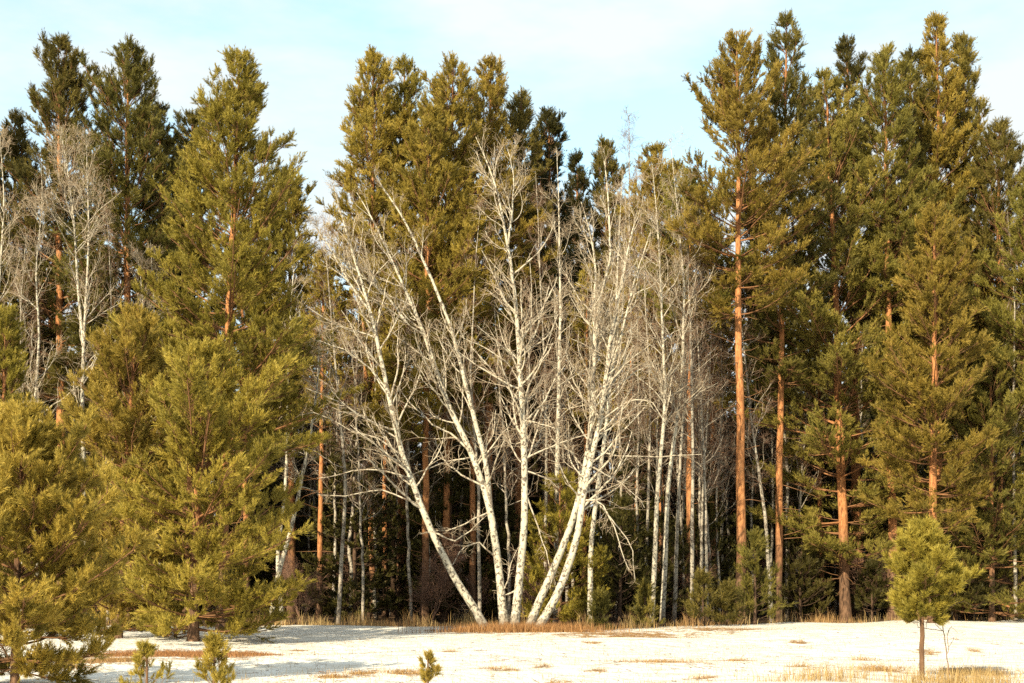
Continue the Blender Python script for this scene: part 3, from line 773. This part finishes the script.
# ================================================================== GRASS
def blades(name, label, rg, x, y, h, w, red=0.0, lean=.35):
    n = len(x)
    z = gz(x, y) - .01
    a = rg.uniform(0, 6.28, n); s = np.stack([np.cos(a), np.sin(a), np.zeros(n)], 1) * (w / 2)[:, None]
    b = rg.uniform(0, 6.28, n); le = np.abs(rg.normal(0, lean, n)) * h
    d = np.stack([np.cos(b) * le, np.sin(b) * le, np.zeros(n)], 1)
    p = np.stack([x, y, z], 1)
    mid = p + d * .35 + np.array([0, 0, 1.]) * (h * .6)[:, None]
    tip = p + d + np.array([0, 0, 1.]) * h[:, None] * .97
    v = np.stack([p - s, p + s, mid - s * .7, mid + s * .7, tip], 1).reshape(-1, 3)
    i = np.arange(n)[:, None] * 5
    q = i + np.array([[0, 1, 3, 2]]); t = i + np.array([[2, 3, 4]])
    vv = np.repeat(rg.random(n), 5); rr = np.repeat(np.broadcast_to(red, n), 5)
    o = mesh(name, v, [q, t], M_GRASS, None, dict(v=vv, red=rr))
    o['kind'] = 'stuff'; o['label'] = label; o['category'] = 'grass'
    return o
rg = np.random.default_rng(31)
n = 15000
x = rg.uniform(-22, 28, n); cl = np.sin(x * 1.7) * .3 + np.sin(x * .61 + 1) * .4
y = edge(x) + rg.normal(0.2, .75, n) + cl * .5
dens = .22 + .5 * np.sin(x * 2.3 + 1) * np.sin(x * .9) + .25 * (np.abs(x) < 9)
k = rg.random(n) < np.clip(dens + .15, .05, 1)
x, y = x[k], y[k]
blades('dry_grass', 'dry straw-coloured grass along the foot of the wood', rg, x, y, rg.uniform(.10, .5, len(x)) * (1 + .45 * np.sin(x * 3) + .3 * np.sin(x * 7.7)) * np.where(rg.random(len(x)) < .04, 1.7, 1), rg.uniform(.008, .018, len(x)), np.clip(.18 + .3 * np.sin(x * 1.1) + rg.normal(0, .12, len(x)), 0, 1))
n = 5200
x = rg.normal(.3, 1.35, n); y = 47.1 + rg.normal(0, .45, n)
blades('birch_grass', 'reddish dry grass around the roots of the birch clump', rg, x, y, rg.uniform(.1, .42, n), rg.uniform(.008, .016, n), .7)
xs = []; ys = []; hs = []; rd = []
for (px, py, hw, hh, *wt) in LITTER:
    Y0 = ydist(py); m = int((2 if wt else 1) * hw * hh * (7 if py < 652 or py > 667 else 9)); 
    px_ = px + rg.normal(0, .5, m) * hw; py_ = py + rg.normal(0, .5, m) * hh
    py_ = np.maximum(py_, 622)
    Yv = EYE * F / (py_ - HZ)
    xs.append((px_ - 512) / F * Yv); ys.append(Yv); hs.append(rg.uniform(.02, .10, m) * (1.0 if px < 800 else 1.6)); rd.append(np.full(m, .85 if px < 260 and py < 660 else .35))
x = np.concatenate(xs)
blades('litter_grass', 'flattened brown grass showing through thin patches in the snow', rg, x, np.concatenate(ys), np.concatenate(hs), rg.uniform(.005, .012, len(x)), np.concatenate(rd), 1.2)
# golden grass along the near edge of the meadow
n = 10000
px_ = np.where(rg.random(n) < .68, rg.normal(925, 75, n), rg.uniform(40, 1060, n)); Yv = np.abs(rg.normal(0, 1.1, n)) + 22.0
x = (px_ - 512) / F * Yv
k = rg.random(n) < np.clip(.3 + .8 * np.sin(x * 4 + Yv) * np.sin(x * 1.7 + Yv * 2.3), .03, 1)
x, y = x[k], Yv[k]
blades('meadow_grass', 'golden dry grass sticking out of the snow near the little round pine', rg, x, y, rg.uniform(.06, .34, len(x)) * np.where(np.abs(x - 6.7) < 2.2, 1, .55), rg.uniform(.004, .009, len(x)), .05, .4)
n = 4200
py_ = rg.uniform(632, 683, n); px_ = rg.uniform(230, 1040, n); Yv = EYE * F / (py_ - HZ)
x = (px_ - 512) / F * Yv
blades('stubble', 'scattered thin stubble poking through the snow', rg, x, Yv, rg.uniform(.03, .16, n), rg.uniform(.004, .009, n), .2, .5)

n = 420
py_ = rg.uniform(630, 683, n) ** 1.0; px_ = rg.uniform(60, 1040, n); Yv = EYE * F / (py_ - HZ)
X = (px_ - 512) / F * Yv; a = rg.uniform(0, 6.28, n); ln = rg.uniform(.06, .32, n)
ss = np.linspace(-.5, .5, 5)
TW = np.stack([X[:, None] + np.cos(a)[:, None] * ln[:, None] * ss, Yv[:, None] + np.sin(a)[:, None] * ln[:, None] * ss, np.zeros((n, 5))], -1) + rg.normal(0, .012, (n, 5, 3))
TW[..., 2] = gz(TW[..., 0], TW[..., 1]) + .008 + np.abs(rg.normal(0, .012, (n, 5)))
v, q, at = join_tubes([tubes(TW, np.full((n, 5), .005), 3, .6)])
tw = mesh('twig_litter', v, [q], M_SHRUB, None, at)
tw['kind'] = 'stuff'; tw['label'] = 'small dark fallen twigs scattered over the snow'; tw['category'] = 'twigs'

# ================================================================== SKY, SUN, CAMERA
SUN_AZ = R(31); SUN_EL = R(28)      # the sun stands behind the camera, to its left
w = bpy.data.worlds.new('World'); scene.world = w; w.use_nodes = True
nt = w.node_tree; nt.nodes.clear()
def wn(t): return nt.nodes.new(t)
out = wn('ShaderNodeOutputWorld'); bg = wn('ShaderNodeBackground'); bg.inputs[1].default_value = 0.072
sky = wn('ShaderNodeTexSky'); sky.sky_type = 'NISHITA'; sky.sun_disc = False
sky.sun_elevation = SUN_EL; sky.sun_rotation = math.pi + SUN_AZ
sky.air_density = 1.0; sky.dust_density = 1.0; sky.ozone_density = 1.0
tc = wn('ShaderNodeTexCoord')
mp = wn('ShaderNodeMapping'); mp.inputs['Scale'].default_value = (2.2, 2.2, 6.5); mp.inputs['Location'].default_value = (3.1, 1.3, 0.85)
nz = wn('ShaderNodeTexNoise'); nz.inputs['Scale'].default_value = 1.6; nz.inputs['Detail'].default_value = 6; nz.inputs['Roughness'].default_value = .55
rp = wn('ShaderNodeValToRGB'); rp.color_ramp.elements[0].position = .34; rp.color_ramp.elements[0].color = (0.30, .30, .30, 1); rp.color_ramp.elements[1].position = .50
mx = wn('ShaderNodeMix'); mx.data_type = 'RGBA'
mx.inputs[7].default_value = (5.9, 6.35, 6.45, 1)    # thin white cloud
hs = wn('ShaderNodeHueSaturation'); hs.inputs['Hue'].default_value = .465; hs.inputs['Saturation'].default_value = 1.0; hs.inputs['Value'].default_value = 2.0
L = nt.links.new
L(tc.outputs['Generated'], mp.inputs[0]); L(mp.outputs[0], nz.inputs['Vector']); L(nz.outputs[0], rp.inputs[0])
L(sky.outputs[0], hs.inputs['Color']); L(hs.outputs[0], mx.inputs[6]); L(rp.outputs[0], mx.inputs[0])
L(mx.outputs[2], bg.inputs[0]); L(bg.outputs[0], out.inputs[0])

sl = bpy.data.lights.new('sun', 'SUN'); sl.energy = 5.0; sl.angle = R(.5); sl.color = (1.0, .86, .62)
so = bpy.data.objects.new('sun', sl); COL.objects.link(so)
so.rotation_euler = (math.pi / 2 - SUN_EL, 0, -SUN_AZ)
so.location = (-20, -30, 30)

cam = bpy.data.cameras.new('camera'); co = bpy.data.objects.new('camera', cam); COL.objects.link(co)
co.location = (0, 0, EYE); co.rotation_euler = (math.pi / 2, 0, 0)
cam.sensor_width = 36; cam.lens = F * 36 / 1024; cam.shift_y = (HZ - 341.5) / 1024
cam.clip_end = 5000
scene.camera = co
vs = scene.view_settings
scene.display_settings.display_device = 'sRGB'
vs.view_transform = 'Standard'; vs.look = 'None'; vs.gamma = 1; vs.use_curve_mapping = False
vs.exposure = 1.16
scene.render.engine = 'CYCLES'
scene.cycles.max_bounces = 5; scene.cycles.diffuse_bounces = 3; scene.cycles.glossy_bounces = 1; scene.cycles.transmission_bounces = 2
scene.cycles.use_denoising = False
